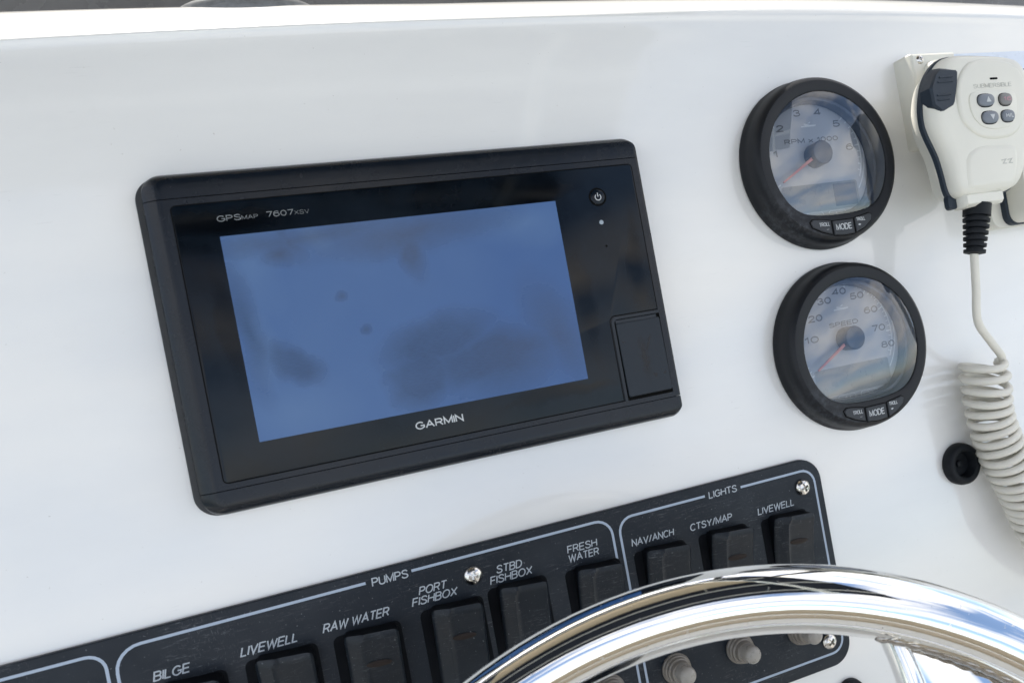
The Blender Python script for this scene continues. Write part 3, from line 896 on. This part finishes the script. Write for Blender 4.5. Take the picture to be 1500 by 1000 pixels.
def screw_mesh():
    bm = lathe(bmesh.new(), [(4.6, 0), (4.7, .5), (4.45, 1.3), (3.8, 2.1), (2.7, 2.75), (1.4, 3.05), (.3, 3.12)], 40)
    me = bpy.data.meshes.new('screw'); bmesh.ops.recalc_face_normals(bm, faces=bm.faces); bm.to_mesh(me); bm.free()
    a = bpy.data.objects.new('screw', me); COL.objects.link(a)
    bm = bmesh.new()
    for w_ in ((2.6, .66), (.66, 2.6)):
        loft(bm, [[(-w_[0] * k, -w_[1] * max(k, .8), z_), (w_[0] * k, -w_[1] * max(k, .8), z_), (w_[0] * k, w_[1] * max(k, .8), z_), (-w_[0] * k, w_[1] * max(k, .8), z_)] for z_, k in ((.9, .6), (3.6, 1.0))])
        if w_[0] > 1:
            first = bm
            me1 = bpy.data.meshes.new('cut'); bmesh.ops.recalc_face_normals(bm, faces=bm.faces); bm.to_mesh(me1); bm.free(); bm = bmesh.new()
    me2 = bpy.data.meshes.new('cut'); bmesh.ops.recalc_face_normals(bm, faces=bm.faces); bm.to_mesh(me2); bm.free()
    cs = []
    for m_ in (me1, me2):
        c_ = bpy.data.objects.new('cut', m_); COL.objects.link(c_); cs.append(c_)
        md = a.modifiers.new('b', 'BOOLEAN'); md.operation = 'DIFFERENCE'; md.object = c_; md.solver = 'EXACT'
    bpy.context.view_layer.update()
    me = bpy.data.meshes.new_from_object(a.evaluated_get(bpy.context.evaluated_depsgraph_get()))
    for c_ in cs + [a]: bpy.data.objects.remove(c_)
    for p in me.polygons: p.use_smooth = True
    me.set_sharp_from_angle(angle=math.radians(32))
    me.materials.clear(); me.materials.append(MAT['screw_steel'])
    me.name = 'screw'
    return me
SCREW = screw_mesh()
def screw(parent, u, v, w, rz, sc=1.):
    o = bpy.data.objects.new('screw', SCREW); COL.objects.link(o)
    o.parent = parent; o.location = (u * MM, v * MM, w * MM); o.rotation_euler = (0, 0, rz); o.scale = (sc, sc, sc)
    return o
screw(sp, 193.6, -129.3, 3, .3); screw(sp, 3.6, -128.4, 3, -.2); screw(sp, 192.9, -218.8, 3, .7); screw(sp, 3.6, -219.5, 3, .1); screw(sp, -190, -129, 3, .5)

# booted push buttons along the bottom row
def boot(u, v):
    bm = lathe(bmesh.new(), [(8.0, 3.0), (8.1, 4.4), (7.6, 5.0), (7.5, 6.4), (6.9, 6.9), (6.7, 8.6), (6.0, 9.2), (5.6, 11.5), (4.8, 12.4), (4.4, 12.6)], 36, (u, v))
    b = to_obj('button_boot', bm, 'boot_grey', sp, 30)
    bm = lathe(bmesh.new(), [(4.7, 11.4), (4.7, 17.6), (4.4, 18.8), (3.4, 19.8), (1.5, 20.3)], 30, (u + .1, v + .8))
    to_obj('button_tip', bm, 'boot_tip', b, 50)
for u, v in ((22.5, -204), (60.5, -204), (98.2, -204.6), (136.6, -205.6), (175.4, -207.0)): boot(u, v)

# ------------------------------------------------------------------ black round plug
bk = thing('round_button', 'small black round button low on the dash under the steering wheel spoke', 'button', 202.5, -254)
to_obj('collar', lathe(bmesh.new(), [(9.0, 0), (9.2, .6), (9.0, 3.0), (7.8, 4.2), (6.0, 4.0), (5.6, 3.0)], 40), 'black_rubber', bk, 40)
to_obj('push_cap', lathe(bmesh.new(), [(5.2, 2.5), (5.2, 5.0), (4.4, 5.8), (2.2, 6.2)], 32), 'black_plastic', bk, 40)
pg = thing('round_plug', 'small round black socket on the white dash beside the coiled cord', 'socket', 309.3, -141.6)
bm = lathe(bmesh.new(), [(12.6, 0), (13.0, .6), (13.0, 3.4), (12.4, 5.6), (11.2, 6.8), (9.8, 7.0), (8.4, 6.4), (7.6, 4.0), (7.2, .6)], 56, cap1=True)
to_obj('collar', bm, 'black_rubber', pg, 40)
bm = lathe(bmesh.new(), [(2.3, .5), (2.3, 1.8), (1.7, 2.2), (.5, 2.3)], 24)
to_obj('centre_pin', bm, 'black_rubber', pg, 40)

# ------------------------------------------------------------------ warning sticker
st = thing('warning_label', 'white rectangular warning label with dark print, partly hidden behind the microphone', 'label', 385, 92)
to_obj('sticker', rstack(bmesh.new(), -39, 60, -22, 22.6, 1, [(0, 0), (.25, 0)]), 'sticker_white', st)
bm = add_text(bmesh.new(), 'WARNING', -26, 5, 13.6, 3.6, .26, bold=.02, rot=0)
random.seed(3)
for r_ in range(8):
    y = 9.6 - r_ * 3.6
    x = -34.
    while x < 55:
        L = random.uniform(2.5, 8)
        xx = x
        while xx < x + L:                         # tiny unreadable print
            hgt = random.uniform(1.0, 1.7)
            box(bm, (xx, y, .25), (xx + random.uniform(.3, .8), y + hgt, .31)); xx += random.uniform(.9, 1.2)
        x += L + 1.6
to_obj('print', bm, 'sticker_ink', st, 0)

# ------------------------------------------------------------------ microphone holder + handset + cord
hb = thing('microphone_bracket', 'cream plastic hanger plate screwed to the dash behind the microphone', 'bracket', 326, 83)
bm = rstack(bmesh.new(), -12.6, 24, -28.2, 28.6, 2.2, [(0, 0), (11.5, .5), (13.2, 1.2), (14.0, 2.4)], n=5)
to_obj('hanger_plate', bm, 'mic_cream', hb, 30)
bm = rstack(bmesh.new(), -3.5, 16, -20, 22, 6, [(13.5, 0), (18, .6), (19.5, 1.6)], n=6)
to_obj('hanger_clip', bm, 'mic_cream', hb, 30)
screw(hb, -5.2, 23.6, 13.2, .4, .62)

mic = thing('microphone', 'cream handheld radio microphone with black side key and four grey buttons, hanging on the dash', 'microphone', 330, 55, 20)
def loc(pts, du=330, dv=55): return [(x - du, y - dv) for x, y in pts]
Mpts = [(312.4, 97.0), (305.1, 94.2), (297.6, 87.5), (292.9, 79.5), (289.7, 69.3), (288.7, 60.0), (290.1, 53.5), (292.9, 46.2), (295.2, 39.6), (296.6, 30.1), (297.4, 20.6), (299.6, 16.6), (303.4, 14.8),
        (318, 13.8), (336.1, 15.6), (344.4, 17.4), (348.7, 20.7), (355.9, 32.3), (363.7, 52.4), (368.6, 71.8), (367.7, 82.9), (362.3, 91.8), (353.0, 94.4), (346.8, 95.3), (330.0, 96.5)]
Mp = smooth_poly(loc(Mpts), 2)       # counter-clockwise
Bk = smooth_poly(loc([(x * .93 + 327 * .07 + 5.0, y * .97 + 55 * .03 + 1.2) for x, y in Mpts]), 2)
W0 = -20                             # mesh heights are relative to the thing (w = 20)
def L2(poly, w): return [(x, y, w + W0) for x, y in poly]
bm = loft(bmesh.new(), [L2(inset2(Bk, 5), 20), L2(inset2(Bk, 1.5), 21.5), L2(Bk, 25), L2(inset_poly(Mp, .6), 36.2)])
to_obj('back_shell', bm, 'mic_cream', mic, 30)
bm = loft(bmesh.new(), [L2(inset_poly(Mp, 1.0), 36), L2(inset_poly(Mp, -.35), 36.6), L2(inset_poly(Mp, -.35), 39.4), L2(inset_poly(Mp, .8), 40.2)])
to_obj('rubber_band', bm, 'mic_rubber', mic, 30)
bm = loft(bmesh.new(), [L2(inset_poly(Mp, .9), 39.8), L2(inset_poly(Mp, .5), 40.6), L2(inset_poly(Mp, 1.2), 44.2), L2(inset2(Mp, 2.8), 46.6), L2(inset2(Mp, 5.0), 47.8), L2(inset2(Mp, 8), 48.3)])
to_obj('front_shell', bm, 'mic_cream', mic, 60)
# raised front facet
fac = smooth_poly(loc([(323.5, 91.8), (314.5, 87.0), (309.0, 79.5), (306.5, 70.5), (306.8, 58.5), (313, 51.0), (322.5, 45.6), (343.0, 45.2), (352.5, 52), (359, 66), (360.5, 78), (355, 87), (345, 90.5)]), 2)
bm = loft(bmesh.new(), [L2(fac, 47.2), L2(inset_poly(fac, .4), 48.8), L2(inset_poly(fac, 1.4), 49.5), L2(inset_poly(fac, 2.6), 49.7)])
to_obj('face_panel', bm, 'mic_cream', mic, 60)
kp = smooth_poly(loc([(318.5, 73.4), (313.8, 69.7), (314.6, 58.5), (323.2, 50.8), (341.5, 51.0), (346.8, 55.2), (350.6, 68.3), (346.9, 73.3)]), 2)
bm = loft(bmesh.new(), [L2(kp, 49.2), L2(inset_poly(kp, .15), 50.2), L2(inset_poly(kp, .7), 50.5)])
to_obj('keypad_plate', bm, 'mic_cream', mic, 40)
# lower raised spine
sn = smooth_poly(loc([(307, 44), (303, 22), (306, 18.5), (335, 17.5), (341, 20), (347, 36), (345, 43)]), 2)
bm = loft(bmesh.new(), [L2(sn, 47.4), L2(inset2(sn, 2.2), 48.9), L2(inset2(sn, 4.5), 49.3)])
to_obj('lower_spine', bm, 'mic_cream', mic, 60)
# neck
bm = rstack(bmesh.new(), 303.0 - 330, 333 - 330, 9.6 - 55, 18 - 55, 2.4, [(35.5 + W0, 1), (37 + W0, 0), (44.5 + W0, .2), (46.6 + W0, 1.8)])
to_obj('neck', bm, 'mic_cream', mic, 40)
bm = rstack(bmesh.new(), 298.0 - 330, 304.5 - 330, 10.5 - 55, 19 - 55, 2.4, [(35.5 + W0, .5), (36 + W0, 0), (39.3 + W0, 0), (40 + W0, .8)])
to_obj('rubber_tab', bm, 'mic_rubber', mic, 40)
# push-to-talk key on the left flank
ptb = loc([(301, 90.2), (314.6, 88.6), (315.6, 87.2), (313.6, 79), (309.8, 69.5), (308.0, 67.2), (298.0, 64.4), (295.4, 64.6), (291.0, 68.0), (290.4, 77.5), (295.6, 86)])
ptm = loc([(299.5, 87.8), (311.4, 86.6), (312.3, 85.4), (310.4, 78), (306.6, 68.5), (305.0, 66.4), (297.0, 63.4), (294.8, 63.6), (290.4, 67.0), (290.1, 77.0), (294.6, 84.4)])
ptt = loc([(298.7, 86.6), (309.4, 85.6), (310.2, 84.7), (308.4, 77.6), (305.0, 68.8), (303.6, 67.0), (297.0, 64.4), (295.2, 64.5), (291.2, 67.7), (291.0, 76.7), (295.2, 83.8)])
ptb, ptm, ptt = ptb[::-1], ptm[::-1], ptt[::-1]
bm = loft(bmesh.new(), [L2(ptb, 40), L2(ptm, 47.6), L2(ptt, 49.0)])
pk = to_obj('talk_key', bm, 'mic_rubber', mic, 25)
bm = bmesh.new()
for y0, x0, x1 in ((82.2, 297.0, 304.6), (79.6, 295.4, 304.4), (72.4, 293.4, 301.4), (69.8, 293.2, 300.0)):
    tube(bm, [(x0 - 330, y0 - 55, 48.9 + W0), (x1 - 330 + 1.5, y0 + .3 - 55, 49.0 + W0)], .6, 8)
to_obj('grip_rib', bm, 'mic_rubber', pk, 60)
# four buttons
def mbtn(u, v, ww, hh, mat, sym, symmat='print_white'):
    o_ = smooth_poly(loc([(u - ww, v - hh * .5), (u - ww * .55, v - hh), (u + ww * .6, v - hh), (u + ww, v - hh * .35), (u + ww, v + hh * .45), (u + ww * .6, v + hh), (u - ww * .6, v + hh), (u - ww, v + hh * .5)]), 2)
    bm = loft(bmesh.new(), [L2(inset_poly(o_, -.45), 50.3), L2(inset_poly(o_, -.45), 50.56)])
    to_obj('key_well', bm, 'groove_black', mic, 0)
    bm = loft(bmesh.new(), [L2(o_, 50.3), L2(inset_poly(o_, .1), 51.6), L2(inset_poly(o_, .8), 52.1)])
    b = to_obj('key', bm, mat, mic, 40)
    bm = bmesh.new()
    wz = 52.12 + W0
    if sym in ('up', 'down'):
        sgn = 1 if sym == 'up' else -1
        q = [(u + .8 - 330 - 1.7, v - 55 - 1.3 * sgn), (u + .8 - 330 + 1.7, v - 55 - 1.3 * sgn), (u + .8 - 330, v - 55 + 1.7 * sgn)]
        loft(bm, [[(x, y, wz) for x, y in q], [(x, y, wz + .1) for x, y in q]])
    else:
        add_text(bm, sym, u - 330 - 2.6, u - 330 + 3.2, v - 55 - 1.2, 2.4, wz, bold=.02)
    to_obj('key_symbol', bm, symmat, b, 0)
mbtn(325.6, 67.2, 5.9, 3.5, 'mic_button', 'up')
mbtn(340.2, 66.9, 4.6, 3.4, 'mic_button_warm', '16', 'pink_print')
mbtn(326.6, 57.4, 5.8, 3.5, 'mic_button', 'down')
mbtn(340.0, 57.4, 4.7, 3.3, 'mic_button', 'H/L')
bm = rstack(bmesh.new(), 332.5 - 330, 338.4 - 330, 79.0 - 55, 80.2 - 55, .6, [(49.6 + W0, 0), (49.78 + W0, 0)])
to_obj('sound_slot', bm, 'groove_black', mic, 0)
bm = add_text(bmesh.new(), 'SUBMERSIBLE', 319.5 - 330, 348.0 - 330, 74.6 - 55, 2.4, 49.75 + W0, bold=-.01, thick=.1)
to_obj('lettering', bm, 'mic_emboss', mic, 0)
bm = bmesh.new()
for x in (333.0, 337.6):
    strip(bm, [(x - 330 - 1.8, 33.0 - 55), (x - 330 + 1.6, 33.4 - 55), (x - 330 - .8, 31.2 - 55), (x - 330 + 1.8, 31.0 - 55)], .5, 49.2 + W0, .25)
to_obj('emblem', bm, 'mic_emboss', mic, 0)
# ribbed strain relief
bm = bmesh.new()
prof = [(7.6, 0), (7.6, 5.5)]
y = 5.5
while y < 22.5:
    k = 1 - (y - 5.5) / 17 * .22
    prof += [(5.6 * k, y + .25), (5.6 * k, y + 1.1), (7.4 * k, y + 1.35), (7.3 * k, y + 2.7)]
    y += 2.85
prof += [(3.2, y + .4)]
rings = []
a0 = Vector((318.0, 11.5, 40)); a1 = Vector((311.6, -16.5, 38))
dd = (a1 - a0).normalized(); e1 = dd.cross(Vector((0, 0, 1))).normalized(); e2 = e1.cross(dd)
Lh = (a1 - a0).length / (y + .4)
for r_, t in prof:
    c_ = a0 + dd * t * Lh
    rings.append([(c_ + (e1 * math.cos(2 * math.pi * k / 28) + e2 * math.sin(2 * math.pi * k / 28)) * r_ - Vector((330, 55, 20)))[:] for k in range(28)])
to_obj('strain_relief', loft(bm, rings), 'black_rubber', mic, 30)
# cord: straight lead, then a sagging coil
def off(p): return (p[0] - 330, p[1] - 55, p[2] - 20)
lead = catmull([(311.6, -15.5, 38), (312.6, -36, 34), (313.8, -55, 30), (323.5, -68, 27), (332.5, -78.0, 24.5), (336.6, -82.0, 20), (336, -84.5, 13)], 8)
cc = catmull([(326.2, -79.5, 17), (324.9, -93.1, 17), (323.8, -109.8, 17), (326.2, -127.0, 17), (332.4, -149.3, 17), (340.5, -172.7, 18), (347.4, -193.2, 20), (364, -212, 24), (384, -226, 30)], 60)
cum = [0]
for a, b in zip(cc[:-1], cc[1:]): cum.append(cum[-1] + (b - a).length)
tot = cum[-1]
turns_at = []
import bisect
def at(s_):
    i = min(len(cc) - 2, max(0, bisect.bisect(cum, s_) - 1))
    t = (s_ - cum[i]) / (cum[i + 1] - cum[i])
    return cc[i].lerp(cc[i + 1], min(1, max(0, t))), (cc[i + 1] - cc[i]).normalized()
hel = []
ph = math.radians(-20); s_ = 0
step = math.radians(15)
while s_ < tot:
    c_, t = at(s_)
    e1 = t.cross(Vector((0, 0, 1))).normalized()       # to the side
    e2 = Vector((0, 0, 1))
    tilt = .18 + .10 * math.sin(s_ * .09) + .07 * math.sin(s_ * .53)
    R_ = 12.4 + .4 * math.sin(s_ * .13)
    p = c_ + e1 * (-math.cos(ph) * R_) + e2 * (math.sin(ph) * (R_ - .6)) + t * (math.sin(ph) * R_ * tilt)
    hel.append(p)
    pitch = 7.6 - 1.9 * min(1, s_ / 45) + .55 * math.sin(s_ * .37) + .35 * math.sin(s_ * 1.13 + 1)
    ph += step; s_ += pitch * step / (2 * math.pi)
path = lead[:-3] + hel[1:]
# soften the junction
path2 = path[:]
j = len(lead) - 3
for _ in range(3):
    for i in range(j - 6, j + 6):
        path2[i] = (path2[i - 1] + path2[i] * 2 + path2[i + 1]) / 4
cord = to_obj('cord', tube(bmesh.new(), [off(p) for p in path2], 2.38, 10), 'cord_cream', mic, 80)

# ------------------------------------------------------------------ second cream box at the right edge
rb = thing('radio_box', 'cream box with a black rubber seam cut off at the right edge below the label', 'radio', 392, 30)
def rbx(w, ins): return (w, ins)
R0_ = (-38.0, 46, -31.5, 36)
bm = rstack(bmesh.new(), *R0_, 7, [(0, .6), (14, 0), (15.6, 0)], n=6)
to_obj('back_shell', bm, 'mic_cream', rb, 30)
bm = rstack(bmesh.new(), R0_[0] + 8.5, R0_[1], R0_[2] + .2, R0_[3] - 1, 7, [(15, 0), (19.5, -.3), (20.5, .5)], n=6)
to_obj('rubber_seam', bm, 'mic_rubber', rb, 30)
bm = rstack(bmesh.new(), R0_[0] + 8.9, R0_[1], R0_[2] + .6, R0_[3] - 1.4, 7, [(20, .6), (21, .2), (30, .8), (33, 2.2), (34, 4.5)], n=6)
to_obj('front_shell', bm, 'mic_cream', rb, 40)

# ------------------------------------------------------------------ steering wheel
WC = Vector((53, -315, 172)); n3 = Vector((-.19867, .28025, .93914)).normalized()
e1 = Vector((0, 1, 0)).cross(n3).normalized(); e2 = n3.cross(e1)
sw = bpy.data.objects.new('steering_wheel', None); sw.empty_display_size = .05
COL.objects.link(sw)
WM = Matrix(((e1.x, e2.x, n3.x, WC.x * MM), (e1.y, e2.y, n3.y, WC.y * MM), (e1.z, e2.z, n3.z, WC.z * MM), (0, 0, 0, 1)))
sw.matrix_world = D @ WM
tag(sw, 'polished stainless steel boat steering wheel in front of the switch panel', 'steering wheel')
RW, RT = 190., 12.4
bm = tube(bmesh.new(), [(RW * math.cos(2 * math.pi * k / 180), RW * math.sin(2 * math.pi * k / 180), 0) for k in range(180)], RT, 36, closed=True)
to_obj('rim', bm, 'chrome', sw, 80)
def spoke(ang):
    """pressed steel spoke: flat web between rolled, ribbed edges, flaring where it meets the rim"""
    bm = bmesh.new()
    half = [(0, 0), (0, 2.2), (.8, 3.9), (2.0, 4.6), (3.0, 4.2), (4.0, 2.8), (5.0, 1.6), (6.4, 1.3), (7.6, 2.2), (8.8, 3.3), (10, 3.2), (11.2, 2.0), (12.6, 1.5)]
    rings = []
    ca, sa = math.cos(math.radians(ang)), math.sin(math.radians(ang))
    for t in [i / 30 for i in range(31)]:
        r = 28 + (RW - 28 - 7) * t
        hw = 17 + 4 * t + 33.8 * (max(0, (t - .7) / .3)) ** 1.72
        sec = [(-hw + x, z_) for x, z_ in half] + [(hw - x, z_) for x, z_ in half[::-1]] + [(hw * x, -2.2) for x in (.99, .6, .3, 0, -.3, -.6, -.99)]
        dish = -10 * (1 - t) ** 1.3
        rings.append([(r * ca - x * sa, r * sa + x * ca, z_ + dish - 1.5) for x, z_ in sec])
    loft(bm, rings)
    s_ = to_obj('spoke', bm, 'chrome', sw, 50)
    # weld bead
    bm = bmesh.new()
    pts = []
    for k in range(41):
        x = -1 + 2 * k / 40
        a = math.radians(ang) + x * 50 / RW
        pts.append(((RW - 11.2) * math.cos(a), (RW - 11.2) * math.sin(a), 2.5 + .5 * math.sin(k * 2.1)))
    tube(bm, pts, lambda q: 1.9 + .3 * math.sin(q * 150), 10)
    to_obj('weld_bead', bm, 'weld_steel', s_, 80)
for k in range(5): spoke(53.6 + 72 * k)
bm = lathe(bmesh.new(), [(20, -24), (34, -22), (38, -14), (38, -8), (34, -3), (22, 3), (8, 5)], 48)
to_obj('hub', bm, 'chrome', sw, 40)
bm = tube(bmesh.new(), [(0, 0, -10), (0, 0, -175)], 16, 28)
to_obj('shaft', bm, 'black_plastic', sw, 40)

# ------------------------------------------------------------------ compass foot on the crest
cm = thing('compass_foot', 'dark low oval foot of a compass on the crest above the chartplotter', 'compass', -49, 164.5, -43)
bm = bmesh.new()
rings = []
for y, k_ in ((-6, .93), (-4.2, .985), (-1.5, 1.0), (1.2, .985), (3.6, .93), (5.2, .82), (6.0, .6), (6.2, .25)):
    rings.append([(36.5 * k_ * math.cos(2 * math.pi * k / 48), y, 24 * k_ * math.sin(2 * math.pi * k / 48)) for k in range(48)])
to_obj('housing', loft(bm, rings), 'compass_grey', cm, 50)

# ------------------------------------------------------------------ the boat and sea around (mirrored in steel and glass)
def wbox(name, a, b, mat, kind=None, label=None, cat=None, r=.02, parent=None):
    bm = bmesh.new()
    cx_, cy_ = (a[0] + b[0]) / 2, (a[1] + b[1]) / 2
    hx, hy = (b[0] - a[0]) / 2, (b[1] - a[1]) / 2
    r = min(r, hx * .9, hy * .9, (b[2] - a[2]) * .45)
    K = 1000
    rstack(bm, -hx * K, hx * K, -hy * K, hy * K, r * K, [(0, r * K * .6), (r * K * .3, r * K * .18), (r * K * .7, 0), ((b[2] - a[2]) * K - r * K * .7, 0), ((b[2] - a[2]) * K - r * K * .3, r * K * .18), ((b[2] - a[2]) * K, r * K * .6)])
    o = to_obj(name, bm, mat, parent, 40, world=Matrix.Translation((cx_, cy_, a[2])))
    if parent is not None: o.location = (cx_, cy_, a[2])
    if kind: tag(o, kind=kind)
    if label: tag(o, label, cat)
    return o
bm = bmesh.new()
q = [(-3000, -3000), (3000, -3000), (3000, 3000), (-3000, 3000)]
bm.faces.new([bm.verts.new((x, y, 0)) for x, y in q])
tag(to_obj('sea', bm, 'sea_water', smooth=0, world=Matrix.Translation((0, 0, -.55))), kind='structure')
wbox('deck', (-1.25, -2.6, -.1), (1.25, 3.2, .05), 'deck_grey', 'structure')
wbox('console_body', (-.68, .36, .05), (.68, 1.05, 1.2), 'gelcoat', 'structure')
for sx in (-1, 1):
    x0, x1 = sorted((sx * 1.12, sx * 1.32))
    wbox('gunwale', (x0, -2.7, -.3), (x1, 3.2, .72), 'gelcoat', 'structure', r=.05)
wbox('transom', (-1.12, -2.75, -.3), (1.12, -2.5, .72), 'gelcoat', 'structure', r=.05)
ht = wbox('added_canopy', (-.95, -.85, 2.18), (.62, .865, 2.23), 'canvas_navy', None, 'unseen dark canvas top added to shade the helm and darken reflections', 'canvas top', r=.02)  # out of view, added; edges shade the helm but leave the crest sunlit
bm = bmesh.new()
ls = bpy.data.objects.new('helm_seat', None); COL.objects.link(ls); ls.location = (0.05, -1.15, .05)
tag(ls, 'tan cushioned helm seat behind the wheel', 'seat')
wbox('seat_base', (-.42, -.28, 0), (.42, .22, .78), 'gelcoat', parent=ls)
wbox('cushion', (-.45, -.3, .785), (.45, .25, .9), 'cushion_tan', parent=ls, r=.05)
wbox('backrest', (-.45, -.42, .92), (.45, -.32, 1.25), 'cushion_tan', parent=ls, r=.04)
for i, (x, y) in enumerate(((-.7, .22), (.7, .22), (-.7, .78), (.7, .78))):
    bm = tube(bmesh.new(), [(0, 0, 0), (0, 0, 2135)], 22, 16)
    o = to_obj('support_pipe', bm, 'flange_plastic', ht, 60)
    o.location = (x, y - .0075, -2.13)
for y in (-.62, -.2, .22, .62):
    o = to_obj('added_cross_tube', tube(bmesh.new(), [(-760, 0, 0), (760, 0, 0)], 20, 14), 'gelcoat', ht, 60)  # added to break up the canopy's dark reflection in the rim
    o.location = (0, y, -.035)
for x in (-.55, .55):
    o = to_obj('added_side_tube', tube(bmesh.new(), [(0, -830, 0), (0, 830, 0)], 20, 14), 'chrome', ht, 60)  # more added framing for the rim to mirror
    o.location = (x, 0, -.072)
o = wbox('added_box', (-.42, .02, 0), (.42, .42, .13), 'cushion_tan', parent=ht, r=.03)  # invented box that puts a tan patch into the rim's reflection
o.location = (.1, .2, -.19)
# smoked windscreen standing beyond the crest
bm = bmesh.new()
rings = []
for k in range(33):
    u = -620 + 1240 * k / 32
    back = 150 - 60 * (u / 620) ** 2
    rings.append([(u, -back, 0), (u, -back - 130, 260), (u, -back - 136, 260), (u, -back - 6, 0)])
loft(bm, [[(x, -y, z_) for x, y, z_ in r] for r in rings])
ws = to_obj('windscreen', bm, 'smoked_acrylic', None, 50, world=Matrix.Translation((0, .02, 1.30)))
tag(ws, 'smoked grey windscreen strip beyond the crest of the dash', 'windscreen')
print('objects', len(bpy.data.objects))
